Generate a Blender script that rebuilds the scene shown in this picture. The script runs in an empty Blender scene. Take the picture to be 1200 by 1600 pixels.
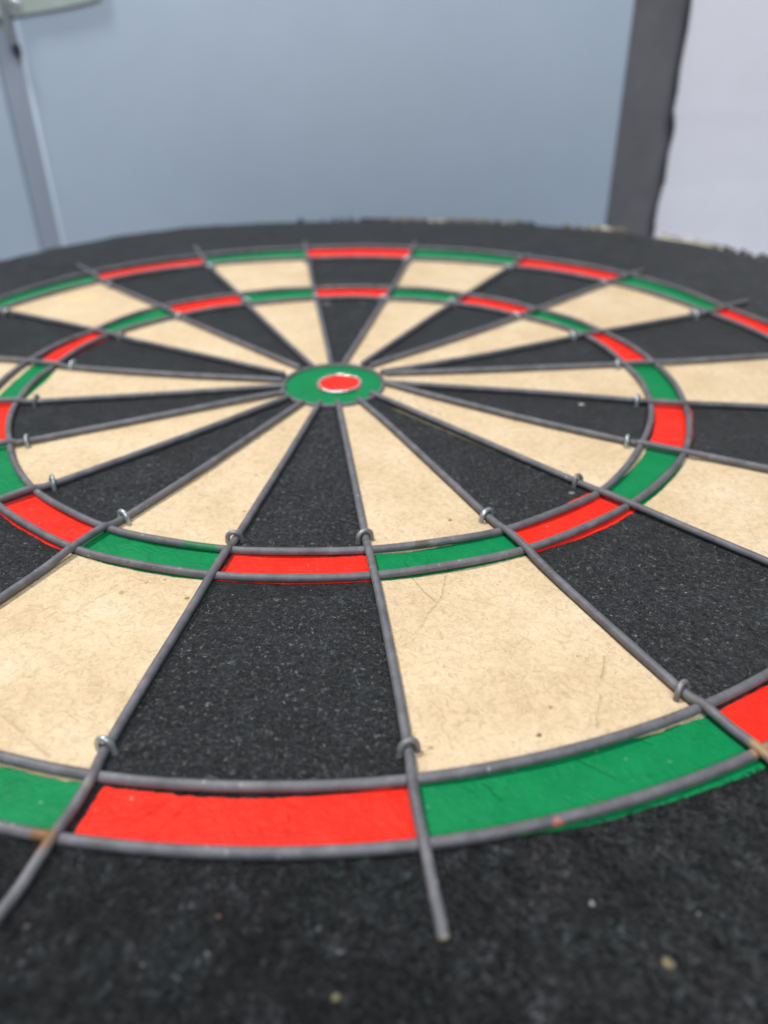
import bpy, bmesh, math, random
from mathutils import Vector, Matrix, noise

MM = 0.001
SC = bpy.context.scene
COL = SC.collection
random.seed(7)

# ------------------------------------------------------------------ camera
cam_d = bpy.data.cameras.new('camera')
cam = bpy.data.objects.new('camera', cam_d); COL.objects.link(cam)
SC.camera = cam
F, CX, CY, CZ, YAW, PIT, ROL = 1232.36, 22.772, -236.97, 98.048, -0.031357, 0.552505, -0.011314
cy, sy, cp, sp = math.cos(YAW), math.sin(YAW), math.cos(PIT), math.sin(PIT)
fw = Vector((sy*cp, cy*cp, -sp)); rt = Vector((cy, -sy, 0)); up = rt.cross(fw)
r2 = math.cos(ROL)*rt + math.sin(ROL)*up; u2 = -math.sin(ROL)*rt + math.cos(ROL)*up
cam.matrix_world = Matrix(((r2.x, u2.x, -fw.x, CX*MM), (r2.y, u2.y, -fw.y, CY*MM), (r2.z, u2.z, -fw.z, CZ*MM), (0, 0, 0, 1)))
cam_d.sensor_fit = 'VERTICAL'; cam_d.sensor_height = 24; cam_d.sensor_width = 18
cam_d.lens = 24*F/1600
cam_d.clip_start = 0.005; cam_d.clip_end = 20
cam_d.dof.use_dof = True; cam_d.dof.focus_distance = 0.158; cam_d.dof.aperture_fstop = 7.2

# ------------------------------------------------------------------ light
w = bpy.data.worlds.new('World'); SC.world = w; w.use_nodes = True
bg = w.node_tree.nodes['Background']; bg.inputs[0].default_value = (0.80, 0.90, 1.0, 1); bg.inputs[1].default_value = 0.19

def area(name, loc, target, size, energy, color, sy_=None):
    d = bpy.data.lights.new(name, 'AREA'); d.energy = energy; d.color = color; d.size = size
    if sy_: d.shape = 'RECTANGLE'; d.size_y = sy_
    o = bpy.data.objects.new(name, d); COL.objects.link(o)
    o.location = loc
    o.rotation_euler = (Vector(target)-Vector(loc)).to_track_quat('-Z', 'Y').to_euler()
    return o
area('ceiling_lamp', (-0.42, 0.12, 1.15), (0, 0, 0), 0.13, 14.6, (1.0, 0.975, 0.94), 0.18)
area('wall_fill', (0.25, -1.1, 1.25), (0, 0.29, 0.08), 0.7, 20.0, (0.90, 0.95, 1.0))  # unseen fill light added on the camera side to brighten the back panel

SC.view_settings.view_transform = 'Standard'; SC.view_settings.look = 'None'
SC.view_settings.exposure = 0; SC.view_settings.gamma = 1; SC.view_settings.use_curve_mapping = False
SC.render.engine = 'CYCLES'

# ------------------------------------------------------------------ helpers
def tag(o, label=None, cat=None, group=None, kind=None):
    if label: o['label'] = label
    if cat: o['category'] = cat
    if group: o['group'] = group
    if kind: o['kind'] = kind
    return o

def empty(name, loc=(0, 0, 0)):
    o = bpy.data.objects.new(name, None); COL.objects.link(o); o.location = loc; o.empty_display_size = 0.02
    return o

def link(name, verts, faces, mat, parent=None, smooth=True, mm=True):
    me = bpy.data.meshes.new(name)
    k = MM if mm else 1
    me.from_pydata([(v[0]*k, v[1]*k, v[2]*k) for v in verts], [], faces)
    me.update()
    if smooth:
        for p in me.polygons: p.use_smooth = True
    me.materials.append(mat)
    o = bpy.data.objects.new(name, me); COL.objects.link(o)
    if parent: o.parent = parent
    return o

class NT:
    """small node builder"""
    def __init__(s, name):
        s.m = bpy.data.materials.new(name); s.m.use_nodes = True
        s.t = s.m.node_tree; s.n = s.t.nodes
        s.b = s.n['Principled BSDF']
        s.tc = s.n.new('ShaderNodeTexCoord')
        s.co = s.tc.outputs['Object']
    def link(s, a, b): s.t.links.new(a, b)
    def noise(s, scale, detail=4, rough=.6, dist=0, vec=None):
        n = s.n.new('ShaderNodeTexNoise'); n.inputs['Scale'].default_value = scale
        n.inputs['Detail'].default_value = detail; n.inputs['Roughness'].default_value = rough
        n.inputs['Distortion'].default_value = dist
        s.link(vec or s.co, n.inputs['Vector']); return n
    def voro(s, scale, feature='F1', vec=None, rnd=1):
        n = s.n.new('ShaderNodeTexVoronoi'); n.feature = feature; n.inputs['Scale'].default_value = scale
        n.inputs['Randomness'].default_value = rnd
        s.link(vec or s.co, n.inputs['Vector']); return n
    def ramp(s, sock, stops, interp='LINEAR'):
        n = s.n.new('ShaderNodeValToRGB'); r = n.color_ramp; r.interpolation = interp
        while len(r.elements) < len(stops): r.elements.new(.5)
        for e, (p, c) in zip(r.elements, stops):
            e.position = p
            e.color = (c, c, c, 1) if not isinstance(c, tuple) else (*c, 1)
        s.link(sock, n.inputs[0]); return n.outputs[0]
    def math(s, op, a, b=None, clamp=False):
        n = s.n.new('ShaderNodeMath'); n.operation = op; n.use_clamp = clamp
        for i, v in enumerate((a, b)):
            if v is None: continue
            if isinstance(v, (int, float)): n.inputs[i].default_value = v
            else: s.link(v, n.inputs[i])
        return n.outputs[0]
    def mix(s, fac, a, b, mode='MIX'):
        n = s.n.new('ShaderNodeMix'); n.data_type = 'RGBA'; n.blend_type = mode
        if isinstance(fac, (int, float)): n.inputs[0].default_value = fac
        else: s.link(fac, n.inputs[0])
        for i, v in ((6, a), (7, b)):
            if isinstance(v, tuple): n.inputs[i].default_value = (*v, 1)
            else: s.link(v, n.inputs[i])
        return n.outputs[2]
    def warp(s, scale, amount, vec=None):
        n = s.noise(scale, 2, vec=vec)
        v1 = s.n.new('ShaderNodeVectorMath'); v1.operation = 'SUBTRACT'; s.link(n.outputs['Color'], v1.inputs[0]); v1.inputs[1].default_value = (.5, .5, .5)
        v2 = s.n.new('ShaderNodeVectorMath'); v2.operation = 'SCALE'; s.link(v1.outputs[0], v2.inputs[0]); v2.inputs['Scale'].default_value = amount
        v3 = s.n.new('ShaderNodeVectorMath'); v3.operation = 'ADD'; s.link(vec or s.co, v3.inputs[0]); s.link(v2.outputs[0], v3.inputs[1])
        return v3.outputs[0]
    def bump(s, h, strength, dist, prev=None):
        n = s.n.new('ShaderNodeBump'); n.inputs['Strength'].default_value = strength; n.inputs['Distance'].default_value = dist
        s.link(h, n.inputs['Height'])
        if prev: s.link(prev, n.inputs['Normal'])
        return n.outputs[0]
    def blot(s, base, pts, wscale=900, wamt=.0012):
        """irregular marks of dirt, rust or paint at given places: (x,y,z,radius) in mm, colour"""
        wv = s.warp(wscale, wamt)
        for (x, y, z, r), c in pts:
            d = s.n.new('ShaderNodeVectorMath'); d.operation = 'DISTANCE'
            s.link(wv, d.inputs[0]); d.inputs[1].default_value = (x*MM, y*MM, z*MM)
            dn = s.math('DIVIDE', d.outputs['Value'], r*MM*2.5)
            f = s.ramp(dn, [(0, 1.0), (.27, 1.0), (.47, 0.0)])
            base = s.mix(f, base, c)
        return base
    def segmark(s, pts_a, pts_b, width, warp_amt=.0015, wscale=160):
        """mask of a thin wandering line between two points (mm)"""
        wv = s.warp(wscale, warp_amt)
        a = Vector(pts_a)*MM; b = Vector(pts_b)*MM; ab = b-a; L2 = ab.dot(ab)
        sub = s.n.new('ShaderNodeVectorMath'); sub.operation = 'SUBTRACT'; s.link(wv, sub.inputs[0]); sub.inputs[1].default_value = a
        dot = s.n.new('ShaderNodeVectorMath'); dot.operation = 'DOT_PRODUCT'; s.link(sub.outputs[0], dot.inputs[0]); dot.inputs[1].default_value = ab
        t = s.math('DIVIDE', dot.outputs['Value'], L2, clamp=True)
        sc = s.n.new('ShaderNodeVectorMath'); sc.operation = 'SCALE'; sc.inputs[0].default_value = ab; s.link(t, sc.inputs['Scale'])
        dd = s.n.new('ShaderNodeVectorMath'); dd.operation = 'DISTANCE'; s.link(sub.outputs[0], dd.inputs[0]); s.link(sc.outputs[0], dd.inputs[1])
        return s.ramp(s.math('DIVIDE', dd.outputs['Value'], width*MM*2), [(0, 1.0), (.5, 0.0)])
    def set(s, **k):
        for a, v in k.items():
            i = s.b.inputs[{'base': 'Base Color', 'rough': 'Roughness', 'metal': 'Metallic', 'normal': 'Normal', 'spec': 'Specular IOR Level', 'sheen': 'Sheen Weight', 'sheenr': 'Sheen Roughness'}[a]]
            if isinstance(v, tuple): i.default_value = (*v, 1)
            elif isinstance(v, (int, float)): i.default_value = v
            else: s.link(v, i)
        return s.m

# ------------------------------------------------------------------ materials
def mat_black(name, coarse=1.0, marks=(), lines=()):
    s = NT(name)
    wv = s.warp(420/coarse, .0022*coarse)
    n1 = s.noise(1300/coarse, 5, .78, .9, wv)
    n2 = s.noise(300/coarse, 4, .65)
    n3 = s.noise(38, 4, .6)
    c = s.ramp(n1.outputs[0], [(.36, (.002, .0024, .003)), (.50, (.0055, .006, .007)), (.60, (.026, .028, .031)), (.72, (.15, .155, .155))])
    m = s.ramp(n2.outputs[0], [(.3, .5), (.7, 1.7)])
    c = s.mix(1, c, m, 'MULTIPLY')
    m = s.ramp(s.noise(110/coarse, 4, .65, .8).outputs[0], [(.32, .5), (.5, .95), (.68, 1.8)])
    c = s.mix(1, c, m, 'MULTIPLY')
    tint = s.ramp(s.noise(150/coarse, 2).outputs['Color'], [(.35, (.90, 1.0, .98)), (.65, (1.05, .98, 1.02))])
    c = s.mix(1, c, tint, 'MULTIPLY')
    # broken fibre ends, bright little dots
    v = s.voro(820/coarse)
    dot = s.ramp(v.outputs['Distance'], [(.10, 1.0), (.20, 0.0)])
    sel = s.n.new('ShaderNodeSeparateColor'); s.link(v.outputs['Color'], sel.inputs[0])
    k = s.ramp(sel.outputs[0], [(.95, 0.0), (.98, .7)])
    dot = s.math('MULTIPLY', dot, k)
    c = s.mix(dot, c, (.30, .30, .27))
    v = s.voro(2100/coarse, vec=wv)
    dot2 = s.ramp(v.outputs['Distance'], [(.10, 1.0), (.26, 0.0)])
    sel = s.n.new('ShaderNodeSeparateColor'); s.link(v.outputs['Color'], sel.inputs[0])
    dot2 = s.math('MULTIPLY', dot2, s.ramp(sel.outputs[1], [(.74, 0.0), (.9, .5)]))
    c = s.mix(dot2, c, (.16, .165, .165))
    if coarse > 1.1:
        c = s.mix(1, c, s.ramp(s.noise(300, 4, .7, 1.2).outputs[0], [(.38, .42), (.5, .95), (.62, 2.2)]), 'MULTIPLY')
        c = s.mix(1, c, s.ramp(s.noise(120, 3, .6).outputs['Color'], [(.35, (.85, 1.03, .99)), (.65, (1.14, 1.0, 1.0))]), 'MULTIPLY')
    if marks: c = s.blot(c, marks)
    if lines:
        for a, b, wd in lines: c = s.mix(s.segmark(a, b, wd, .0006, 200), c, (.42, .33, .18))
    h = s.math('ADD', n1.outputs[0], s.math('MULTIPLY', n2.outputs[0], .8))
    return s.set(base=c, rough=.58, spec=.15, sheen=.125, sheenr=.3, normal=s.bump(h, 1.0, .0007*coarse))

def mat_cream():
    s = NT('cream_sisal')
    wv = s.warp(200, .004)
    n1 = s.noise(55, 5, .6); n2 = s.noise(700, 5, .65, 1.0, wv); n3 = s.noise(260, 4, .6, 1.5)
    c = s.ramp(n1.outputs[0], [(.3, (.61, .45, .268)), (.55, (.69, .530, .340)), (.75, (.74, .59, .405))])
    c = s.mix(1, c, s.ramp(n2.outputs[0], [(.34, .80), (.5, 1.0), (.66, 1.07)]), 'MULTIPLY')
    c = s.mix(s.ramp(n3.outputs[0], [(.56, 0.0), (.76, .40)]), c, (.58, .43, .25))
    # fine curved fibres
    v = s.voro(300, 'DISTANCE_TO_EDGE', s.warp(500, .003))
    fl = s.ramp(v.outputs['Distance'], [(0, .18), (.035, 0.0)])
    fl = s.math('MULTIPLY', fl, s.ramp(s.noise(120, 3).outputs[0], [(.52, 0.0), (.62, 1.0)]))
    c = s.mix(fl, c, (.50, .37, .20))
    # dart holes and specks
    v = s.voro(330, vec=s.warp(900, .0012))
    sel = s.n.new('ShaderNodeSeparateColor'); s.link(v.outputs['Color'], sel.inputs[0])
    d = s.math('MULTIPLY', s.ramp(v.outputs['Distance'], [(.07, 1.0), (.17, 0.0)]), s.ramp(sel.outputs[0], [(.88, 0.0), (.98, .8)]))
    c = s.mix(d, c, (.14, .10, .06))
    v = s.voro(1100)
    sel = s.n.new('ShaderNodeSeparateColor'); s.link(v.outputs['Color'], sel.inputs[0])
    d2 = s.math('MULTIPLY', s.ramp(v.outputs['Distance'], [(.12, 1.0), (.3, 0.0)]), s.ramp(sel.outputs[1], [(.87, 0.0), (.97, .55)]))
    c = s.mix(d2, c, (.30, .22, .12))
    L = [((31.8, -102.7, 0), (30.2, -110, 0), .35), ((30.2, -110, 0), (25.6, -120.9, 0), .3), ((59.3, -127.6, 0), (54.6, -144.6, 0), .35),
         ((-37, -107.6, 0), (-44, -119, 0), .7), ((-46, -142.6, 0), (-33.2, -152.1, 0), .5), ((24, -104, 0), (29, -112, 0), .25)]
    crack = None
    for a, b, wd in L:
        m = s.segmark(a, b, wd)
        crack = m if crack is None else s.math('MAXIMUM', crack, m)
    c = s.mix(s.math('MULTIPLY', crack, .28), c, (.46, .33, .17))
    c = s.blot(c, [((-115.7, 95.9, 0, 7), (.78, .53, .30)), ((47.5, -140.5, 0, .45), (.36, .27, .16)), ((44.6, -146.6, 0, .5), (.20, .14, .08)), ((50.2, -137, 0, .6), (.50, .38, .24)), ((-35, -110, 0, .6), (.42, .32, .19)), ((-31, -106.5, 0, .5), (.42, .32, .19)),
                   ((11, 40, 0, 2.2), (.7, .52, .3))])
    h = s.math('ADD', s.math('MULTIPLY', n3.outputs[0], .9), s.math('MULTIPLY', n2.outputs[0], .45))
    h = s.math('SUBTRACT', h, s.math('MULTIPLY', crack, .45))
    h = s.math('SUBTRACT', h, s.math('MULTIPLY', d, .9))
    return s.set(base=c, rough=.55, spec=.35, normal=s.bump(h, .9, .0006))

def mat_paint(name, col, dark, light, cracks):
    s = NT(name)
    n1 = s.noise(150, 4, .6); n2 = s.noise(900, 4, .65, .8); n3 = s.noise(330, 3, .6, 1.2)
    c = s.mix(s.ramp(n1.outputs[0], [(.35, 0.0), (.7, .5)]), col, light)
    c = s.mix(s.ramp(n3.outputs[0], [(.58, 0.0), (.78, .5)]), c, dark)
    v = s.voro(450, vec=s.warp(1200, .001))
    sel = s.n.new('ShaderNodeSeparateColor'); s.link(v.outputs['Color'], sel.inputs[0])
    dots = s.math('MULTIPLY', s.ramp(v.outputs['Distance'], [(.08, 1.0), (.2, 0.0)]), s.ramp(sel.outputs[0], [(.86, 0.0), (.97, .6)]))
    c = s.mix(dots, c, tuple(min(1, x*1.0+.25) for x in light))
    crack = None
    for a, b, wd in cracks:
        m = s.segmark(a, b, wd, .0022, 300)
        crack = m if crack is None else s.math('MAXIMUM', crack, m)
    v2 = s.voro(75, 'DISTANCE_TO_EDGE', s.warp(180, .007))
    fl = s.math('MULTIPLY', s.ramp(v2.outputs['Distance'], [(0, 1.0), (.022, 0.0)]), s.ramp(s.noise(60, 2).outputs[0], [(.60, 0.0), (.68, .7)]))
    crack = s.math('MAXIMUM', crack, fl)
    c = s.mix(s.math('MULTIPLY', crack, .36), c, dark)
    h = s.math('ADD', s.math('MULTIPLY', n3.outputs[0], .9), s.math('MULTIPLY', n2.outputs[0], .3))
    h = s.math('SUBTRACT', h, s.math('MULTIPLY', crack, .45))
    h = s.math('ADD', h, s.math('MULTIPLY', dots, .5))
    return s.set(base=c, rough=.52, spec=.16, normal=s.bump(h, .8, .0006))

def mat_wire(marks=()):
    s = NT('grey_spider_wire')
    n1 = s.noise(260, 4, .6); n2 = s.noise(1600, 3, .6); n3 = s.noise(90, 3, .6)
    c = s.ramp(n1.outputs[0], [(.3, (.095, .093, .103)), (.6, (.152, .149, .163)), (.8, (.225, .22, .225))])
    c = s.mix(s.ramp(n3.outputs[0], [(.62, 0.0), (.78, .5)]), c, (.19, .20, .15))
    v = s.voro(700)
    sel = s.n.new('ShaderNodeSeparateColor'); s.link(v.outputs['Color'], sel.inputs[0])
    d = s.math('MULTIPLY', s.ramp(v.outputs['Distance'], [(.15, 1.0), (.3, 0.0)]), s.ramp(sel.outputs[0], [(.94, 0.0), (.98, .6)]))
    c = s.mix(d, c, (.42, .42, .42))
    c = s.mix(s.math('MULTIPLY', s.ramp(v.outputs['Distance'], [(.1, 1.0), (.35, 0.0)]), s.ramp(sel.outputs[1], [(.9, 0.0), (.97, .6)])), c, (.08, .06, .05))
    if marks: c = s.blot(c, marks, 1200, .0015)
    return s.set(base=c, metal=.10, rough=.56, spec=.38, normal=s.bump(n2.outputs[0], .6, .00015))

def mat_plain(name, col, rough=.5, metal=0, var=.06, scale=30, bump=0, bscale=300, spec=.5):
    s = NT(name)
    n = s.noise(scale, 4, .6)
    c = s.mix(1, col, s.ramp(n.outputs[0], [(.3, 1-var), (.7, 1+var)]), 'MULTIPLY')
    k = dict(base=c, rough=rough, metal=metal, spec=spec)
    if bump: k['normal'] = s.bump(s.noise(bscale, 4).outputs[0], bump, .0004)
    return s.set(**k)

M_BLACK = mat_black('black_sisal', 1.0, [((75.8, -15.5, 0, .9), (.6, .6, .58)), ((63.6, -68.6, 0, .7), (.45, .44, .38)), ((7.3, 51.5, 0, 2.0), (.20, .20, .21)),
                    ((-10.3, 86.1, 0, 1.8), (.14, .14, .15)), ((5, 87, 0, 1.2), (.12, .12, .13))],
                    [((19, -19, 0), (48.5, -48, 0), .42), ((-47, -42.3, 0), (-34, -28.8, 0), .4), ((-68, -5.3, 0), (-44, .9, 0), .35), ((33.5, -30, 0), (36.5, -32, 0), .5)])
M_BORDER = mat_black('black_border_sisal', 1.25, [((55.3, -182.9, 0, .75), (.36, .30, .17)), ((14.9, -187.6, 0, .45), (.36, .32, .16)), ((47.5, -175.3, 0, .3), (.5, .5, .5)),
                     ((-1, -178, 0, .25), (.4, .2, .18)), ((185.9, 190.2, 0, 6), (.05, .05, .05))])
M_CREAM = mat_cream()
M_RED = mat_paint('red_paint', (.80, .020, .009), (.42, .008, .005), (.84, .042, .022), [((-9, -160.5, 0), (-13, -166.5, 0), .3), ((6, -161, 0), (6.5, -166, 0), .3), ((-16, -164, 0), (-12, -160, 0), .3), ((101, -22, 0), (107, -18, 0), .35)])
M_GREEN = mat_paint('green_paint', (.001, .185, .058), (.001, .080, .026), (.005, .25, .083), [((34.5, -155.8, 0), (37.3, -159.4, 0), .45), ((50, -151.3, 0), (56, -155.5, 0), .4), ((60, -147.5, 0), (62.5, -148.5, 0), .5), ((23, -98, 0), (24, -102, 0), .35)])
M_WIRE = mat_wire([((-27.9, -168.6, 2, 2.3), (.20, .105, .045)), ((-28.4, -170.8, 1.6, 1.2), (.24, .17, .10)), ((78.3, -150.6, 2, 2.0), (.34, .22, .12)), ((81.5, -154.5, 1.5, 3.5), (.36, .27, .16)),
                   ((-20.3, -95.0, 1, 2.6), (.02, .16, .07)), ((-24, -94.0, 1, 2.2), (.02, .15, .07)), ((44.7, -164.0, 1, .9), (.5, .16, .12)), ((26.5, -93.5, 1, 1.8), (.10, .09, .07)),
                   ((28.0, -181.5, .6, 1.0), (.42, .36, .24)), ((-3, -107, 1, .8), (.13, .12, .11))])
M_STAPLE = mat_plain('zinc_staple', (.42, .46, .48), .36, .6, .35, 260)
M_STAPLE_OLD = mat_plain('tarnished_staple', (.24, .235, .23), .5, .45, .4, 320)
M_CHROME = mat_plain('bright_bull_wire', (.90, .90, .88), .20, .9, .12, 900, .6, 700)
M_RIM = mat_plain('rim_fibre', (.035, .033, .030), .8, 0, .5, 160, .8, 900)

# ------------------------------------------------------------------ setting
def box(name, x0, x1, y0, y1, z0, z1, mat, parent=None, bev=.6):
    bm = bmesh.new()
    r = bmesh.ops.create_cube(bm, size=1)
    for v in bm.verts:
        v.co = Vector(((x0+x1)/2+v.co.x*(x1-x0), (y0+y1)/2+v.co.y*(y1-y0), (z0+z1)/2+v.co.z*(z1-z0)))*MM
    if bev: bmesh.ops.bevel(bm, geom=bm.edges[:], offset=bev*MM, segments=3, affect='EDGES', profile=.5)
    me = bpy.data.meshes.new(name); bm.to_mesh(me); bm.free()
    for p in me.polygons: p.use_smooth = True
    me.materials.append(mat)
    o = bpy.data.objects.new(name, me); COL.objects.link(o)
    if parent: o.parent = parent
    return o

WY = 290
def mat_wall(name, col, var=.03, rough=.45, spec=.4):
    s = NT(name)
    n = s.noise(7, 3, .5); n2 = s.noise(60, 4, .6)
    c = s.mix(1, col, s.ramp(n.outputs[0], [(.3, 1-var), (.7, 1+var)]), 'MULTIPLY')
    c = s.mix(1, c, s.ramp(n2.outputs[0], [(.3, 1-var*.5), (.7, 1+var*.5)]), 'MULTIPLY')
    return s.set(base=c, rough=rough, spec=spec, normal=s.bump(s.noise(220, 4).outputs[0], .12, .0006))
M_BLUE = mat_wall('blue_grey_paint', (.49, .58, .695))
M_WHITE = mat_wall('white_wall_paint', (.80, .79, .87))
M_DARK = mat_wall('dark_grey_plaster', (.18, .178, .188), .2, .8, .2)
M_LEAF = mat_plain('pale_green_metal', (.42, .49, .45), .5, .1, .08, 60)
M_PIN = mat_plain('dull_steel', (.42, .46, .48), .35, .7, .15, 200)
M_SCREW = mat_plain('screw_steel', (.62, .62, .66), .3, .7, .2, 300)
M_TABLE = mat_plain('grey_tabletop', (.20, .20, .21), .6, 0, .1, 40)

tbl = box('table_surface', -700, 700, -700, 600, -60, -40, M_TABLE, None, 1); tag(tbl, kind='structure')
pan = box('blue_panel', -203, 149.5, WY, WY+14, -39.5, 300, M_BLUE, None, 1.2)
tag(pan, 'wide plain blue-grey painted panel standing behind the dartboard', 'panel')
lp = box('side_panel', -520, -218.5, WY+1, WY+14, -39.5, 300, M_BLUE, None, 1.0)
tag(lp, 'narrow blue-grey panel at the left edge, beyond the vertical groove', 'panel')
gr = box('groove_strip', -218, -203.6, WY+2.2, WY+16, -39.5, 300, mat_wall('groove_shade_grey', (.35, .395, .47)), None, .4)  # shade of the groove is put into this darker grey
edge_hl = box('edge_highlight', -202.9, -200.2, WY-1.0, WY-.1, -39.4, 103, mat_wall('painted_highlight', (.68, .76, .88)), pan, .35)  # pale strip added as the panel's bevel highlight, light put into its colour
tag(gr, 'recessed strip, coloured darker grey for shade, in the groove between the two blue-grey panels', 'strip')
dk = box('dark_post', 142, 260, WY+20, WY+40, -39.5, 300, M_DARK, None, 1)
tag(dk, 'dark grey upright plaster strip between blue panel and white wall', 'post')
# white wall with a ragged paint edge
prof = [(-39.5, 184), (-17, 184.3), (-8, 183.2), (0, 183.8), (6, 185), (12, 187), (21, 186), (30, 186.2), (38, 187.6), (43, 187.6), (47, 186.2), (52, 184.0), (62, 184.5), (75, 183.6), (84, 184), (95, 184.8), (109, 183.9), (140, 185), (180, 183), (240, 185), (300, 184)]
zs = [-39.5+i*1.2 for i in range(int(339.5/1.2)+1)]
pts = []
for z in zs:
    for (za, xa), (zb, xb) in zip(prof, prof[1:]):
        if za <= z <= zb+1e-6:
            x = xa+(xb-xa)*(z-za)/(zb-za); break
    x = 184.6+(x-184.6)*.6+.35*noise.noise(Vector((z*.2, 3, 0)))+.15*noise.noise(Vector((z*.7, 9, 0)))
    pts.append((x, z))
V = []; Fc = []
for x, z in pts:
    V += [(x+2.0, WY+19.5, z), (x, WY+10.6, z), (x+.6, WY+10, z), (620, WY-18, z), (620, WY+19.5, z)]
for i in range(len(pts)-1):
    for j in range(5):
        a = i*5+j; b = i*5+(j+1) % 5
        Fc.append((a, b, b+5, a+5))
Fc += [tuple(range(5))[::-1], tuple((len(pts)-1)*5+k for k in range(5))]
ww = link('white_wall', V, Fc, M_WHITE, None, False)
tag(ww, 'white plastered wall with a ragged left edge beside the dark strip', 'wall')

# latch bracket top left
def tube(pts, rad, seg=12, closed=False, caps=True):
    """swept round rod with rounded ends"""
    pts = [Vector(p) for p in pts]; n = len(pts)
    rads = rad if isinstance(rad, list) else [rad]*n
    if caps and not closed:
        t0 = (pts[0]-pts[1]).normalized(); t1 = (pts[-1]-pts[-2]).normalized()
        P = []; Rr = []
        for k in (1.0, .8, .45): P.append(pts[0]+t0*rads[0]*k*.6); Rr.append(rads[0]*max(.02, math.sqrt(max(0, 1-k*k))))
        P += pts; Rr += rads
        for k in (.45, .8, 1.0): P.append(pts[-1]+t1*rads[-1]*k*.6); Rr.append(rads[-1]*max(.02, math.sqrt(max(0, 1-k*k))))
        pts, rads, n = P, Rr, len(P)
    V = []; Fc = []
    T = []
    for i in range(n):
        if closed: t = pts[(i+1) % n]-pts[i-1]
        else: t = pts[min(i+1, n-1)]-pts[max(i-1, 0)]
        T.append(t.normalized())
    u = T[0].cross(Vector((0, 0, 1)))
    if u.length < .01: u = T[0].cross(Vector((0, 1, 0)))
    u.normalize()
    for i in range(n):
        u = (u-T[i]*u.dot(T[i])).normalized(); v = T[i].cross(u)
        for k in range(seg):
            a = 2*math.pi*k/seg
            V.append(pts[i]+(u*math.cos(a)+v*math.sin(a))*rads[i])
    m = n if closed else n-1
    for i in range(m):
        j = (i+1) % n
        for k in range(seg):
            k2 = (k+1) % seg
            Fc.append((i*seg+k, i*seg+k2, j*seg+k2, j*seg+k))
    if not closed:
        Fc.append(tuple(range(seg))[::-1]); Fc.append(tuple((n-1)*seg+k for k in range(seg)))
    return V, Fc

def catmull(P, sub=6, closed=False):
    P = [Vector(p) for p in P]; out = []; n = len(P)
    rng = range(n) if closed else range(n-1)
    for i in rng:
        if closed: a, b, c, d = P[i-1], P[i], P[(i+1) % n], P[(i+2) % n]
        else: a, b, c, d = P[max(i-1, 0)], P[i], P[i+1], P[min(i+2, n-1)]
        for k in range(sub):
            t = k/sub
            out.append(.5*((2*b)+(c-a)*t+(2*a-5*b+4*c-d)*t*t+(3*b-a-3*c+d)*t**3))
    if not closed: out.append(P[-1])
    return out

lt = empty('hinge', (-.2*1, (WY-3)*MM, .106)); tag(lt, 'pale green-grey metal hinge with screw and steel pin on panel corner', 'hinge')
ox, oy, oz = -200, WY-3, 106
def loc(vs): return [(v[0]-ox, v[1]-oy, v[2]-oz) for v in vs]
outl = [(-202, 104.9), (-198, 105.3), (-185, 106.8), (-170, 108.8), (-155, 111.4), (-150, 113.0), (-148, 118), (-148, 150), (-202, 150), (-203.2, 148), (-203.2, 107)]
V = [(x, WY-2.4, z) for x, z in outl]+[(x, WY-.3, z) for x, z in outl]
n = len(outl)
Fc = [tuple(range(n))[::-1], tuple(range(n, 2*n))]+[(i, (i+1) % n, n+(i+1) % n, n+i) for i in range(n)]
link('leaf_plate', loc(V), Fc, M_LEAF, lt, False)
V = [(-212+dx, WY-1.2+dy, z) for z in (104, 150) for dx, dy in ((-30, -1), (4, -1), (4, 1.6), (-30, 1.6))]
link('left_leaf', loc(V), [(0, 1, 2, 3)[::-1], (4, 5, 6, 7), (0, 1, 5, 4), (1, 2, 6, 5), (2, 3, 7, 6), (3, 0, 4, 7)], M_LEAF, lt, False)
V, Fc = tube([(-205.3, WY-3.2, 91.5), (-205.3, WY-3.2, 95), (-205.6, WY-3.2, 120), (-205.6, WY-3.2, 150)], 2.6, 16)
link('pin', loc(V), Fc, M_PIN, lt)
V, Fc = tube([(-203.8, WY-1.8, 85.5), (-203.8, WY-1.8, 90.6)], 1.9, 14)
link('pin_stub', loc(V), Fc, mat_plain('dark_iron', (.03, .03, .04), .5, .5), lt)
# screw: domed head with a cross slot
V = []; Fc = []
prof_s = [(0, 1.5), (1.5, 1.35), (2.8, .8), (3.3, .0)]
sg = 24
for r, d in prof_s[1:]:
    for k in range(sg):
        a = 2*math.pi*k/sg
        notch = .9 if (r < 2.0 and (k % 6) == 0) else 0
        V.append((-198.8+r*math.cos(a), WY-2.5-d+notch, 110.6+r*math.sin(a)))
V.append((-198.8, WY-2.5-.6, 110.6)); ci = len(V)-1
for i in range(2):
    for k in range(sg): Fc.append((i*sg+k, i*sg+(k+1) % sg, (i+1)*sg+(k+1) % sg, (i+1)*sg+k))
for k in range(sg): Fc.append((ci, (k+1) % sg, k))
link('screw', loc(V), Fc, M_SCREW, lt)

# ------------------------------------------------------------------ dartboard
board = empty('dartboard', (0, 0, 0))
tag(board, 'worn black and cream dartboard with red and green rings and grey wire spider', 'dartboard')

def zs_(x, y):
    return .16*noise.noise(Vector((x*.045, y*.045, 1.7)))+.10*noise.noise(Vector((x*.14, y*.14, 5.1)))
def A0(i): return math.radians(-99+18*i)
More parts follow.
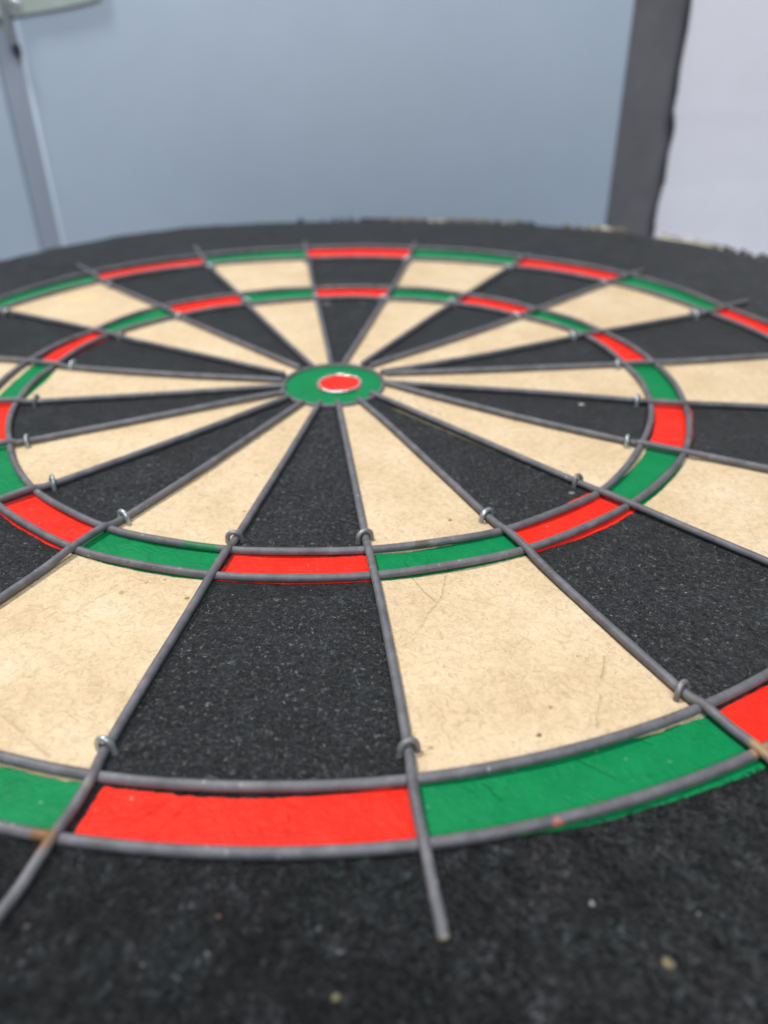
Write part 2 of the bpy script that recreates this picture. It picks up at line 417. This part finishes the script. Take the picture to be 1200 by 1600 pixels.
# ---- wire spider: ring radii (ga..gd), staples (s1, s2) and crossings (a..d: radius, degrees off its ray)
W = {
 0: dict(s1=(92.5, -.38), a=(97.8, -0.16), b=(107.2, -0.41), c=(159.2, 0.33), d=(170.2, 0.1), s2=(153.1, -.19), ga=96.7, gb=106.2, gc=158.6, gd=169.6, end=[(177.7, -.1), (181.9, -.17), (184, -.5)]),
 1: dict(s1=(91.5, -.3), a=(97.4, -0.18), b=(106.8, -0.1), c=(159.0, -0.34), d=(170.0, -0.35), s2=(152.5, -.18), ga=96.2, gb=105.8, gc=158.3, gd=169.5, end=[(177, -.28), (180.5, -.2), (182.5, -.23)]),
 2: dict(s1=(91.3, .12), a=(98.8, 0.31), b=(107.4, 0.35), c=(158.8, 0.12), d=(169.8, 0.45), s2=(154.2, .06), ga=97.8, gb=106.4, gc=158.3, gd=169.4),
 3: dict(s1=(92.4, .27), a=(99.5, -0.31), b=(107.8, -0.34), ga=98.8, gb=107.1),
 4: dict(s1=(93.4, -.35), a=(97.3, -0.42), b=(108.5, -0.44), ga=97.1, gb=108.3),
 5: dict(s1=(93.9, -.38), a=(97.4, -1.17), b=(107.2, -0.96), ga=97.6, gb=107.6),
 6: dict(s1=(94.3, -.3), a=(96.2, -0.56), b=(106.5, -0.83), ga=97.1, gb=107.4),
 7: dict(s1=(93.7, .2), a=(97.0, -0.41), b=(105.5, -0.87), c=(156.4, -0.72), d=(167.3, -0.39), s2=(150.4, -.41), ga=98.6, gb=107.1, gc=158.5, gd=169.5, end=[(178, .8), (184.5, 1.3)]),
 8: dict(s1=(91.9, -.2), a=(95.3, -0.42), b=(102.6, -1.05), c=(159.8, 0.52), d=(171.7, -0.07), s2=(154, .4), ga=95.2, gb=106.8, gc=160.8, gd=177, end=[(181, .3), (189.5, .6)]),
 9: dict(s1=(92.4, .5), a=(95.3, 0.19), b=(102.6, -0.22), c=(163.3, -0.11), d=(175.3, 0.06), ga=93.6, gb=107.6, gc=159.8, gd=179.5, end=[(180, .2), (185.5, .4)]),
 10: dict(s1=(88.6, .4), a=(92.9, -0.2), b=(101.2, -0.22), c=(162.3, 0.43), d=(175.5, 0.43), ga=91.8, gb=107.6, gc=158.8, gd=181, end=[(184, .6), (192.5, .9)]),
 11: dict(s1=(91, .48), a=(94.2, 0.49), b=(102.3, 0.55), c=(160.6, 0.37), d=(174.3, 0.29), ga=91.9, gb=107.8, gc=160.3, gd=182, end=[(186, .3), (196, .2)]),
 12: dict(s1=(93.9, .02), a=(98.2, 0.33), b=(106.2, 0.25), c=(164.0, -0.52), d=(176.5, -0.51), ga=93.4, gb=109.2, gc=164.3, gd=183.5, end=[(188, -1.0), (205, -1.6)]),
 13: dict(s1=(93.1, .29), a=(98.0, 0.23), b=(107.0, -0.42), c=(162.7, -0.61), d=(173.6, -1.02), ga=95.6, gb=111.2, gc=165.5, gd=182, end=[(186, -1.6), (201, -2.3)]),
 14: dict(s1=(92.8, -.5), a=(97.0, -0.17), b=(105.5, -0.01), ga=98.9, gb=107.9, gc=162.5, gd=173),
 15: dict(s1=(90.6, .83), a=(95.9, 1.27), b=(107.6, 0.26), ga=97.4, gb=108.6),
 16: dict(s1=(91.9, .97), a=(97.1, 0.97), ga=97.8),
 17: dict(s1=(92.7, 1.0), a=(96.9, 0.62), ga=97.2),
 18: dict(s1=(93.7, .41), a=(98.7, 0.55), ga=98.2),
 19: dict(s1=(93.5, -.19), a=(98.9, -0.55), b=(108.2, -0.52), ga=98.0, gb=107.5),
}
# measured course of each radial wire: (distance along its ray, sideways offset) in mm
INN = {
 0: [(16.7, -0.6), (34.4, -0.4), (54.4, -0.1)],
 1: [(16.1, -0.3), (36.7, -0.4), (54.3, -0.2)],
 2: [(16.2, 1.1), (34.6, 2.0), (56.5, 1.3), (82.6, -0.1)],
 3: [(14.9, 2.2), (42.6, 0.9), (70.2, 0.4)],
 4: [(14.4, 6.5), (29.0, 4.7), (48.9, 1.5), (67.0, 0.8)],
 5: [(16.4, 1.9), (24.9, 0.0), (54.9, 2.3)],
 6: [(17.1, 4.3), (36.1, 3.0), (64.7, 1.4)],
 7: [(17.2, 0.9), (31.2, -1.1), (59.6, -2.7)],
 8: [(18.0, 2.3), (50.3, -0.9)],
 9: [(18.1, -0.0), (52.3, 0.4)],
 10: [(16.2, 0.8), (45.2, 0.2)],
 11: [(16.3, 0.0), (47.4, 0.1)],
 12: [(16.8, 1.4), (51.2, 1.9)],
 13: [(18.1, 0.3), (29.6, 0.8), (55.1, 0.7)],
 14: [(18.6, 1.8), (48.1, 1.6)],
 15: [(17.3, 1.4), (33.2, 1.1), (48.1, 4.6)],
 16: [(16.0, 0.9), (38.3, 2.7), (64.3, 2.7)],
 17: [(17.6, 0.7), (29.8, 0.1), (46.5, 1.2), (65.4, 1.7)],
 18: [(18.4, -0.6), (30.2, -0.9), (47.0, 1.7), (73.8, 2.2)],
 19: [(18.1, -0.3), (38.8, -0.4), (59.9, 1.1)],
}
MIDS = {
 0: [(121.7, -0.4), (137.1, -0.9)],
 1: [(119.2, 0.2), (139.2, -0.1)],
 2: [(123.4, -0.3), (144.1, -0.2)],
 3: [(125.2, 0.8), (140.3, -0.6)],
 4: [(117.9, 1.3), (128.5, 0.8)],
 5: [(117.6, 0.3), (131.0, 1.6)],
 6: [(124.7, -0.6), (147.2, -0.5)],
 7: [(127.3, -0.7)],
 8: [(135.2, 1.7)],
 9: [(134.1, 0.9)],
 10: [(127.2, -0.0)],
 11: [(133.3, 0.8)],
 12: [(141.1, -1.8)],
 13: [(134.2, -2.0)],
 14: [(129.9, -2.5), (158.1, -3.8)],
 15: [(119.8, -2.6)],
 19: [(118.0, -0.4), (127.4, -0.2)],
}

def course(i):
    """where the painted border lies under each wire: (radius, angle)"""
    d = W[i]; pts = [(p[0], p[1], 1.1) for p in INN[i]]
    for k, h in (('s1', 1.1), ('a', 1.5), ('b', 1.5)):
        if k in d: pts.append((d[k][0], math.radians(d[k][1])*d[k][0], h))
    pts += [(p[0], p[1], 1.1) for p in MIDS.get(i, [])]
    for k, h in (('s2', 1.1), ('c', 1.5), ('d', 1.5)):
        if k in d: pts.append((d[k][0], math.radians(d[k][1])*d[k][0], h))
    th = A0(i); out = []
    for u, v, h in pts:
        x, y = u*math.cos(th)-v*math.sin(th), u*math.sin(th)+v*math.cos(th)
        f = 1+(CZ/(CZ-h*.8)-1)
        x, y = CX+(x-CX)*f, CY+(y-CY)*f
        dl = (math.atan2(y, x)-th+math.pi) % (2*math.pi)-math.pi
        out.append((math.hypot(x, y), dl))
    return sorted(out)
COURSE = [course(i) for i in range(20)]
def coff(i, r):
    c = COURSE[i]
    if r <= c[0][0]: return c[0][1]*r/c[0][0]
    for (ra, ta), (rb, tb) in zip(c, c[1:]):
        if ra <= r <= rb:
            t = (r-ra)/max(1e-6, rb-ra); return ta+(tb-ta)*t
    return c[-1][1]
def bang(i, r, band=0):
    """angle of painted border i at radius r (mm) - brushed by hand, so it wanders"""
    i = i % 20
    k = noise.noise(Vector((i*7.3, r*.03, .5)))*.5 + noise.noise(Vector((i*3.1, r*.45, 8.5)))*.22 + noise.noise(Vector((i*3.1, r*1.6, 2.5)))*.12
    return A0(i)+coff(i, r)+(k/max(r, 30))
BANDOFF = {(1, 0, 0): .9, (2, 0, 0): .75, (1, 19, 1): .1, (2, 19, 1): 0, (1, 0, 1): -.1, (2, 0, 1): -.05, (1, 1, 0): .35, (2, 1, 0): .1, (1, 19, 0): .5, (1, 1, 1): .1, (2, 1, 1): .1,
           (1, 18, 0): 1.2, (1, 17, 1): .1, (1, 18, 1): -.6, (1, 14, 1): -.8, (1, 3, 0): .1, (1, 2, 1): .1}
def lim(i, side, r, band):
    # overpainted rings do not stop exactly at the border
    n = noise.noise(Vector((i*5.7+side*2.2, band*3.1, 2.2)))*.45
    off = BANDOFF.get((band, i, side), n if band else 0)
    wob = 0
    if band: wob = (noise.noise(Vector((i*3.3+side, r*.5, band)))*.35+noise.noise(Vector((i*3.3+side, r*1.7, band)))*.2)/r
    return bang(i+side, r)+math.radians(off)+wob
def lerpang(tab, th):
    d = math.degrees(th) % 360
    ks = sorted(tab)
    for a, b in zip(ks, ks[1:]+[ks[0]+360]):
        dd = d if d >= a else d+360
        if a <= dd <= b:
            t = (dd-a)/(b-a); t = t*t*(3-2*t)
            return tab[a]*(1-t)+tab[b % 360 if b >= 360 else b]*t
    return tab[ks[0]]
RP = {
 'ti': {0: 98.2, 32: 98.0, 46: 96.6, 70: 95.2, 90: 94.8, 125: 95.8, 152: 98.0, 168: 97.2, 178: 95.0, 192: 97.0, 235: 97.2, 270: 96.8, 290: 97.6, 310: 96.2, 325: 98.9, 345: 98.6},
 'to': {0: 109.0, 45: 109.5, 90: 109.5, 120: 110.5, 140: 110.2, 160: 107.2, 180: 105.6, 235: 108.8, 270: 106.7, 290: 107.0, 310: 108.9, 345: 109.2},
 'di': {0: 160, 45: 162, 90: 163, 135: 165, 180: 161, 225: 159, 270: 159.8, 279: 158.9, 287: 157.5, 296: 159.6},
 'do': {0: 171, 45: 175.5, 90: 180.0, 125: 178.5, 180: 172, 225: 170, 262: 169.0, 279: 169.6, 290: 170.9, 296: 171.6},
}
def brad(key, th, seg):
    if key == 'b': base = 16.0; am = .25
    elif key == 'dm': base = lerpang(RP['do'], th)-1.2; am = .12
    else: base = lerpang(RP[key], th); am = .30
    s_ = th*base
    j = noise.noise(Vector((s_*.12, base, seg*0))) * am*1.1 + noise.noise(Vector((s_*.5, base, 4)))*am*.8 + noise.noise(Vector((s_*1.7, base, 7)))*am*.45
    return base+j
def patch(name, i, k0, k1, mat, band, nr, na, dz=0, label=None):
    V = []; Fc = []
    for a in range(nr+1):
        for b in range(na+1):
            u = b/na
            # two passes: radius from mean angle, then angle from radius
            th = A0(i)+(A0(i+1)-A0(i))*u
            ra = brad(k0, th, i); rb = brad(k1, th, i)
            r = ra+(rb-ra)*a/nr
            t0 = lim(i, 0, r, band); t1 = lim(i, 1, r, band)
            if t1 < t0: t1 += 2*math.pi
            th = t0+(t1-t0)*u
            x, y = r*math.cos(th), r*math.sin(th)
            V.append((x, y, zs_(x, y)+dz))
    for a in range(nr):
        for b in range(na):
            p = a*(na+1)+b
            Fc.append((p, p+1+na, p+na+2, p+1))
    o = link(name, V, Fc, mat, board)
    if label: o['label'] = label
    return o
for i in range(20):
    blk = i % 2 == 0
    nm = 'black_segment' if blk else 'cream_segment'
    mt = M_BLACK if blk else M_CREAM
    patch(nm, i, 'b', 'dm', mt, 0, 150, 60)
    patch('red_treble_segment' if blk else 'green_treble_segment', i, 'ti', 'to', M_RED if blk else M_GREEN, 1, 20, 90, .08)
    patch('red_double_segment' if blk else 'green_double_segment', i, 'di', 'do', M_RED if blk else M_GREEN, 2, 24, 140, .08)

# loose sisal fibres standing out of the black felt-like surface, part of each black part's own mesh
import numpy as np
def mat_fibre():
    s = NT('loose_sisal_fibre')
    n = s.noise(900, 2, .5); n2 = s.noise(2500, 1, .5)
    c = s.ramp(n.outputs[0], [(.30, (.010, .011, .013)), (.48, (.026, .028, .032)), (.58, (.075, .08, .085)), (.71, (.29, .29, .275))])
    c = s.mix(1, c, s.ramp(n2.outputs['Color'], [(.3, (.7, .75, .8)), (.7, (1.35, 1.25, 1.2))]), 'MULTIPLY')
    return s.set(base=c, rough=.5, spec=.4)
M_FIBRE = mat_fibre()
RNG = np.random.default_rng(11)
def add_fibres(o, r, th, lmin, lmax, wmin, wmax, lift):
    n = len(r)
    x = r*np.cos(th); y = r*np.sin(th)
    z = np.array([zs_(a, b) for a, b in zip(x, y)])
    L = RNG.uniform(lmin, lmax, n)*RNG.uniform(.5, 1, n); w_ = RNG.uniform(wmin, wmax, n)/2
    az = RNG.uniform(0, 2*np.pi, n); cv = RNG.uniform(-1.6, 1.6, n)
    lf = RNG.uniform(0.02, lift, n)*RNG.uniform(.3, 1, n); tilt = RNG.uniform(-.8, .8, n)
    V = np.zeros((n, 8, 3)); px, py = x.copy(), y.copy(); a = az-cv/2
    for k in range(4):
        t = k/3; h = z+.03+lf*np.sin(np.pi*(.15+.7*t))
        nx, ny = -np.sin(a), np.cos(a)
        for sd in (0, 1):
            sg_ = (sd*2-1)*w_*(1 if 0 < k < 3 else .5)
            V[:, k*2+sd, 0] = px+nx*sg_; V[:, k*2+sd, 1] = py+ny*sg_; V[:, k*2+sd, 2] = h+sg_*tilt
        px = px+np.cos(a)*L/3; py = py+np.sin(a)*L/3; a = a+cv/3
    V = V.reshape(-1, 3)*MM
    base = (np.arange(n)*8)[:, None, None]
    q = np.array([[0, 2, 3, 1], [2, 4, 5, 3], [4, 6, 7, 5]])[None]
    Q = (base+q).reshape(-1, 4)
    me = o.data
    nv0, np0, nl0 = len(me.vertices), len(me.polygons), len(me.loops)
    co = np.empty(nv0*3); me.vertices.foreach_get('co', co)
    li = np.empty(nl0, dtype=np.int32); me.loops.foreach_get('vertex_index', li)
    new = bpy.data.meshes.new(me.name)
    new.vertices.add(nv0+len(V)); new.vertices.foreach_set('co', np.concatenate([co, V.ravel()]))
    new.loops.add(nl0+Q.size); new.loops.foreach_set('vertex_index', np.concatenate([li, (Q+nv0).ravel()]).astype(np.int32))
    npq = np0+len(Q); new.polygons.add(npq)
    new.polygons.foreach_set('loop_start', np.arange(npq, dtype=np.int32)*4)
    new.polygons.foreach_set('use_smooth', np.ones(npq, dtype=bool))
    new.materials.append(me.materials[0]); new.materials.append(M_FIBRE)
    new.polygons.foreach_set('material_index', np.concatenate([np.zeros(np0, dtype=np.int32), np.ones(len(Q), dtype=np.int32)]))
    new.update(calc_edges=True); new.validate()
    nm_ = me.name; o.data = new; bpy.data.meshes.remove(me); new.name = nm_
k_ = 0
for o in [c for c in board.children if c.name.startswith('black_segment')]:
    i = k_*2; k_ += 1
    near = i in (0, 2, 18)
    n = 22000 if near else 6500
    r = np.sqrt(RNG.uniform(20**2, 168**2, n)); u = RNG.uniform(.03, .97, n)
    th = np.array([(lambda a, b: a+((b-a) % (2*math.pi))*uu)(bang(i, rr), bang(i+1, rr)) for rr, uu in zip(r, u)])
    ok = ~(((r > 94) & (r < 111)) | (r > 157.5))
    add_fibres(o, r[ok], th[ok], .35, 1.15, .04, .085, .22)

# border ring and board body
RIM = {0: 250, 40: 258.3, 45: 260.5, 50: 262.8, 58: 266.0, 66: 261, 74: 257.6, 83: 254.8, 90: 255.1, 97: 255.5, 105: 258, 113: 262, 121: 259.4, 130: 252.5, 138: 245.5, 160: 243, 200: 245, 270: 248, 320: 250}
V = []; Fc = []
NA = 1440; rads_ = [0, .02, .04, .08, .15, .23, .32, .42, .52, .62, .72, .82, .9, .955, .985, 1.0]
rows = []
for k in range(NA):
    th = math.radians(-99)+2*math.pi*k/NA
    di = brad('dm', th, 0)-.1; do = lerpang(RIM, th)
    jag = .9*noise.noise(Vector((math.cos(th)*14, math.sin(th)*14, 3)))+.25*noise.noise(Vector((math.cos(th)*38, math.sin(th)*38, 3)))
    do += jag
    for f in rads_:
        r = di+(do-di)*f
        x, y = r*math.cos(th), r*math.sin(th)
        z = zs_(x, y)
        if f > .9: z -= 1.6*((f-.9)/.1)**2
        z += (.25*noise.noise(Vector((x*.12, y*.12, 9.9))))*min(1, f*4)
        V.append((x, y, z-(.03 if f < .05 else 0)))
nf = len(rads_)
for k in range(NA):
    k2 = (k+1) % NA
    for a in range(nf-1):
        Fc.append((k*nf+a, k*nf+a+1, k2*nf+a+1, k2*nf+a))
o = link('border', V, Fc, M_BORDER, board)
n = 30000
r = np.sqrt(RNG.uniform(170**2, 212**2, n)); th = np.radians(RNG.uniform(-125, -50, n))
r = np.maximum(r, np.array([brad('do', t, 0) for t in th])+.3)
add_fibres(o, r, th, .6, 2.2, .06, .14, .4)
n = 7000
r = np.sqrt(RNG.uniform(174**2, 240**2, n)); th = np.radians(RNG.uniform(-50, 235, n))
r = np.maximum(r, np.array([brad('do', t, 0) for t in th])+.3)
add_fibres(o, r, th, .6, 2.2, .06, .14, .4)
# body under the face
V = []; Fc = []; NB = 360
for k in range(NB):
    th = math.radians(-99)+2*math.pi*k/NB; do = lerpang(RIM, th)
    do += .9*noise.noise(Vector((math.cos(th)*14, math.sin(th)*14, 3)))+.25*noise.noise(Vector((math.cos(th)*38, math.sin(th)*38, 3)))
    for r, z in ((do-4, -2.2), (do-.6, -2.4), (do-.3, -6), (do-.3, -36), (do-1.5, -38)):
        V.append((r*math.cos(th), r*math.sin(th), z))
for k in range(NB):
    k2 = (k+1) % NB
    for a in range(4): Fc.append((k*5+a, k*5+a+1, k2*5+a+1, k2*5+a))
Fc.append(tuple(k*5 for k in range(NB))); Fc.append(tuple(k*5+4 for k in range(NB))[::-1])
link('board_body', V, Fc, M_RIM, board)

# frayed fibre along the rim
def flakes(name, a0, a1, cnt, mat, hmax, seed, rr=0):
    rnd = random.Random(seed); V = []; Fc = []
    for q in range(cnt):
        d = rnd.uniform(a0, a1); th = math.radians(d); do = lerpang(RIM, th)+rnd.uniform(-2.4, .4)+rr
        wd = rnd.uniform(.8, 4.2); h = rnd.uniform(.25, hmax); dp = rnd.uniform(.5, 1.8)
        c = Vector((do*math.cos(th), do*math.sin(th), -1.0)); er = Vector((math.cos(th), math.sin(th), 0)); et = Vector((-math.sin(th), math.cos(th), 0))
        tl = rnd.uniform(-.25, .25)
        base = len(V); m = 7
        for side in (0, 1):
            for j in range(m):
                u = j/(m-1)-.5
                top = h*(1-(2*abs(u))**2.5)*rnd.uniform(.6, 1.15)
                jj = rnd.uniform(-.25, .25)
                V.append(c+et*(u*wd)+er*(side*dp*.7+jj-.5)+Vector((0, 0, 0)))
                V.append(c+et*(u*wd)+er*(side*dp*.5+jj+tl)+Vector((0, 0, 1.0+top)))
        for j in range(m-1):
            a = base+j*2
            Fc.append((a, a+2, a+3, a+1))
            b = base+m*2+j*2
            Fc.append((b+1, b+3, b+2, b))
            Fc.append((a+1, a+3, b+3, b+1))
        e = base; f = base+m*2
        Fc.append((e, e+1, f+1, f)); e += (m-1)*2; f += (m-1)*2; Fc.append((e+1, e, f, f+1))
    return link(name, V, Fc, mat, board, False)
def frayed(name, a0, a1, cnt, mat, hmax, seed, rr=0, label=None):
    o = flakes(name, a0, a1, cnt, mat, hmax, seed, rr)
    if label: o['label'] = label
M_FD = mat_plain('dark_frayed_fibre', (.035, .034, .026), .85, 0, .4, 400)
M_FB = mat_plain('brown_frayed_fibre', (.20, .155, .085), .85, 0, .4, 400)
M_FY = mat_plain('pale_paper_fibre', (.62, .58, .44), .8, 0, .3, 400)
frayed('frayed_fibre', 66, 100, 46, M_FD, .9, 1)
frayed('frayed_fibre', 36, 52, 40, M_FD, 1.0, 2)
frayed('brown_fibre', 70, 87, 44, M_FB, .9, 3, label='brown torn fibre at the far rim')
frayed('pale_fibre', 57.3, 64.5, 11, M_FB, .8, 4, label='light brown torn fibre near the dark strip')
frayed('pale_fibre', 57.3, 61, 7, M_FY, .7, 5, -.6, label='pale torn fibre near the dark strip')
frayed('pale_fibre', 44.5, 53.0, 22, M_FY, .9, 6, -1.0, label='pale torn fibre below the white wall')
frayed('pale_fibre', 73, 92, 5, M_FY, .4, 8, -.5, label='pale specks of fibre on the far rim')

# bull
def disc(name, cx, cy_, r0, r1, mat, dz0, dz1, rough=.25, nr=10, na=160, seed=0, ell=0):
    V = []; Fc = []
    for a in range(nr+1):
        for b in range(na):
            th = 2*math.pi*b/na
            R1 = r1+rough*noise.noise(Vector((math.cos(th)*3, math.sin(th)*3, seed)))+ell*abs(math.sin(th))
            r = r0+(R1-r0)*a/nr
            x, y = cx+r*math.cos(th), cy_+r*math.sin(th)
            V.append((x, y, zs_(x, y)+dz0+(dz1-dz0)*a/nr))
    for a in range(nr):
        for b in range(na):
            p = a*na+b; q = a*na+(b+1) % na
            Fc.append((p, p+na, q+na, q))
    return link(name, V, Fc, mat, board)
disc('outer_bull', -.4, -.9, 3.0, 15.6, M_GREEN, .16, .16, .2, 12, 200, 3, 1.0)
V, Fc = tube([(x, y, .35) for x, y in [(-.4+(15.9+1.0*abs(math.sin(t)))*math.cos(t), -.9+(15.9+1.0*abs(math.sin(t)))*math.sin(t)) for t in [2*math.pi*k/120 for k in range(120)]]], .7, 10, True)
link('outer_bull_wire', V, Fc, M_WIRE, board)
disc('bullseye', 1.5, -.8, .01, 7.2, M_RED, .62, .42, .15, 8, 100, 5)
V, Fc = tube([(1.5+(6.75+.15*math.sin(3*t))*math.cos(t), -.8+(7.1+.12*math.sin(5*t))*math.sin(t), .75+.12*math.sin(4*t)) for t in [2*math.pi*k/100 for k in range(100)]], [.40+.10*math.sin(k*1.7)+.07*math.sin(k*.6) for k in range(100)], 10, True)
link('bullseye_ring', V, Fc, M_CHROME, board)

# ---- wire spider
ZR, ZX = 0.95, 1.75
DEF = dict(ga=97.8, gb=107.6, gc=158.8, gd=169.8)
for key, nm in (('ga', 'ring_wire'), ('gb', 'ring_wire'), ('gc', 'ring_wire'), ('gd', 'ring_wire')):
    P = []
    for i in range(20):
        r = W[i].get(key, DEF[key]); r2_ = W[(i+1) % 20].get(key, DEF[key])
        th = A0(i)
        x, y = r*math.cos(th), r*math.sin(th)
        P.append((x, y, ZR-.12+zs_(x, y)))
        rm = (r+r2_)/2+.15*noise.noise(Vector((i*3.3, r, 1))); th += math.radians(9)
        x, y = rm*math.cos(th), rm*math.sin(th)
        P.append((x, y, ZR+.14+zs_(x, y)+.15*noise.noise(Vector((i*1.3, r, 6)))))
    V, Fc = tube(catmull(P, 10, True), .90, 14, True)
    link(nm, V, Fc, M_WIRE, board)

def pl(i, r, dev, z):
    th = A0(i)+math.radians(dev); x, y = r*math.cos(th), r*math.sin(th)
    return (x, y, z)
inner_r = [17.3, 14.6, 11.5, 15.0, 16.8, 15.2, 17.5, 15.6, 16.4, 15.0, 13.0, 16.8, 16.6, 17.2, 15.7, 16.8, 17.5, 16.1, 16.4, 16.9]
def staple(i, r, dev, lean):
    """U-shaped wire nail over the radial wire"""
    th = A0(i)+math.radians(dev); er = Vector((math.cos(th), math.sin(th), 0)); et = Vector((-math.sin(th), math.cos(th), 0))
    c = er*r; P = []
    hw = 1.5+random.uniform(-.18, .28); sk = random.uniform(-.6, .6); top = random.uniform(1.4, 1.8)
    c = c+et*random.uniform(-.15, .15)
    for k in range(-3, 0): P.append(c-et*hw*1.06-er*sk+Vector((0, 0, k*.9+1.2))+er*lean*(k*.12))
    for k in range(0, 13):
        a = math.pi*(1-k/12)
        P.append(c+et*(hw*math.cos(a))+er*(sk*math.cos(a)+lean*.5*math.sin(a))+Vector((0, 0, 1.15+top*math.sin(a))))
    for k in range(-1, -4, -1): P.append(c+et*hw*1.06+er*sk+Vector((0, 0, k*.9+1.2))+er*lean*(k*.12))
    V, Fc = tube(P, .56, 10)
    link('staple', V, Fc, random.choice((M_STAPLE, M_STAPLE, M_STAPLE_OLD)), board)

for i in range(20):
    d = W[i]; rnd = random.Random(i*13+5)
    s1 = d['s1']; s2 = d.get('s2', (153.8, d.get('c', (0, 0))[1]*.6))
    a = d.get('a'); b = d.get('b', (107.0, a[1]*.6)); c = d.get('c', (158.8, rnd.uniform(-.2, .2))); e = d.get('d', (169.6, rnd.uniform(-.3, .3)))
    z = lambda r, dv, h: pl(i, r, dv, h)
    ir = inner_r[i]
    def al(p, h):
        th = A0(i); return (p[0]*math.cos(th)-p[1]*math.sin(th), p[0]*math.sin(th)+p[1]*math.cos(th), h)
    P = [al(p, .95 if q == 0 else 1.15) for q, p in enumerate(INN[i])]
    if INN[i][-1][0] < 60: P.append(z(74, (math.degrees(INN[i][-1][1]/74)+s1[1])*.5, 1.15))
    P.append(z(s1[0], s1[1], 1.10))
    P += [z(a[0]-1.2 if a[0]-1.2 > s1[0]+2 else s1[0]+2.2, a[1]*.8+s1[1]*.2, ZX-.35), z(max(a[0]+.6, s1[0]+4), a[1], ZX), z(b[0], b[1], ZX-.05)]
    mids = MIDS.get(i, [(130, b[1]*.5)])
    m0 = math.degrees(mids[0][1]/mids[0][0])
    P.append(z(b[0]+4, b[1]*.65+m0*.35, 1.45))
    P += [al(p, 1.2) for p in mids]
    P += [z(s2[0], s2[1], 1.1), z(c[0]-1.8, (c[1]+s2[1])/2, ZX-.4), z(c[0]+.3, c[1], ZX), z((c[0]+e[0])/2, (c[1]+e[1])/2+rnd.uniform(-.05, .05), ZX-.2), z(e[0], e[1], ZX)]
    en = d.get('end', [(177, e[1]), (184, e[1]*1.3)])
    for q, (r, dv) in enumerate(en):
        P.append(z(r, dv, 1.25 if q < len(en)-1 else .45))
    th = A0(i); ct, st = math.cos(th), math.sin(th)
    U = [(x*ct+y*st, -x*st+y*ct, h) for x, y, h in P]
    for _ in range(2):
        U = [U[0]]+[(U[k][0], .25*U[k-1][1]+.5*U[k][1]+.25*U[k+1][1], U[k][2]) for k in range(1, len(U)-1)]+[U[-1]]
    P = [(a_*ct-b_*st, a_*st+b_*ct, h) for a_, b_, h in U]
    V, Fc = tube(catmull(P, 6), .88, 14)
    link('radial_wire', V, Fc, M_WIRE, board)
    staple(i, s1[0], s1[1], rnd.uniform(-.8, .5))
    staple(i, s2[0], s2[1], rnd.uniform(-.8, .5))
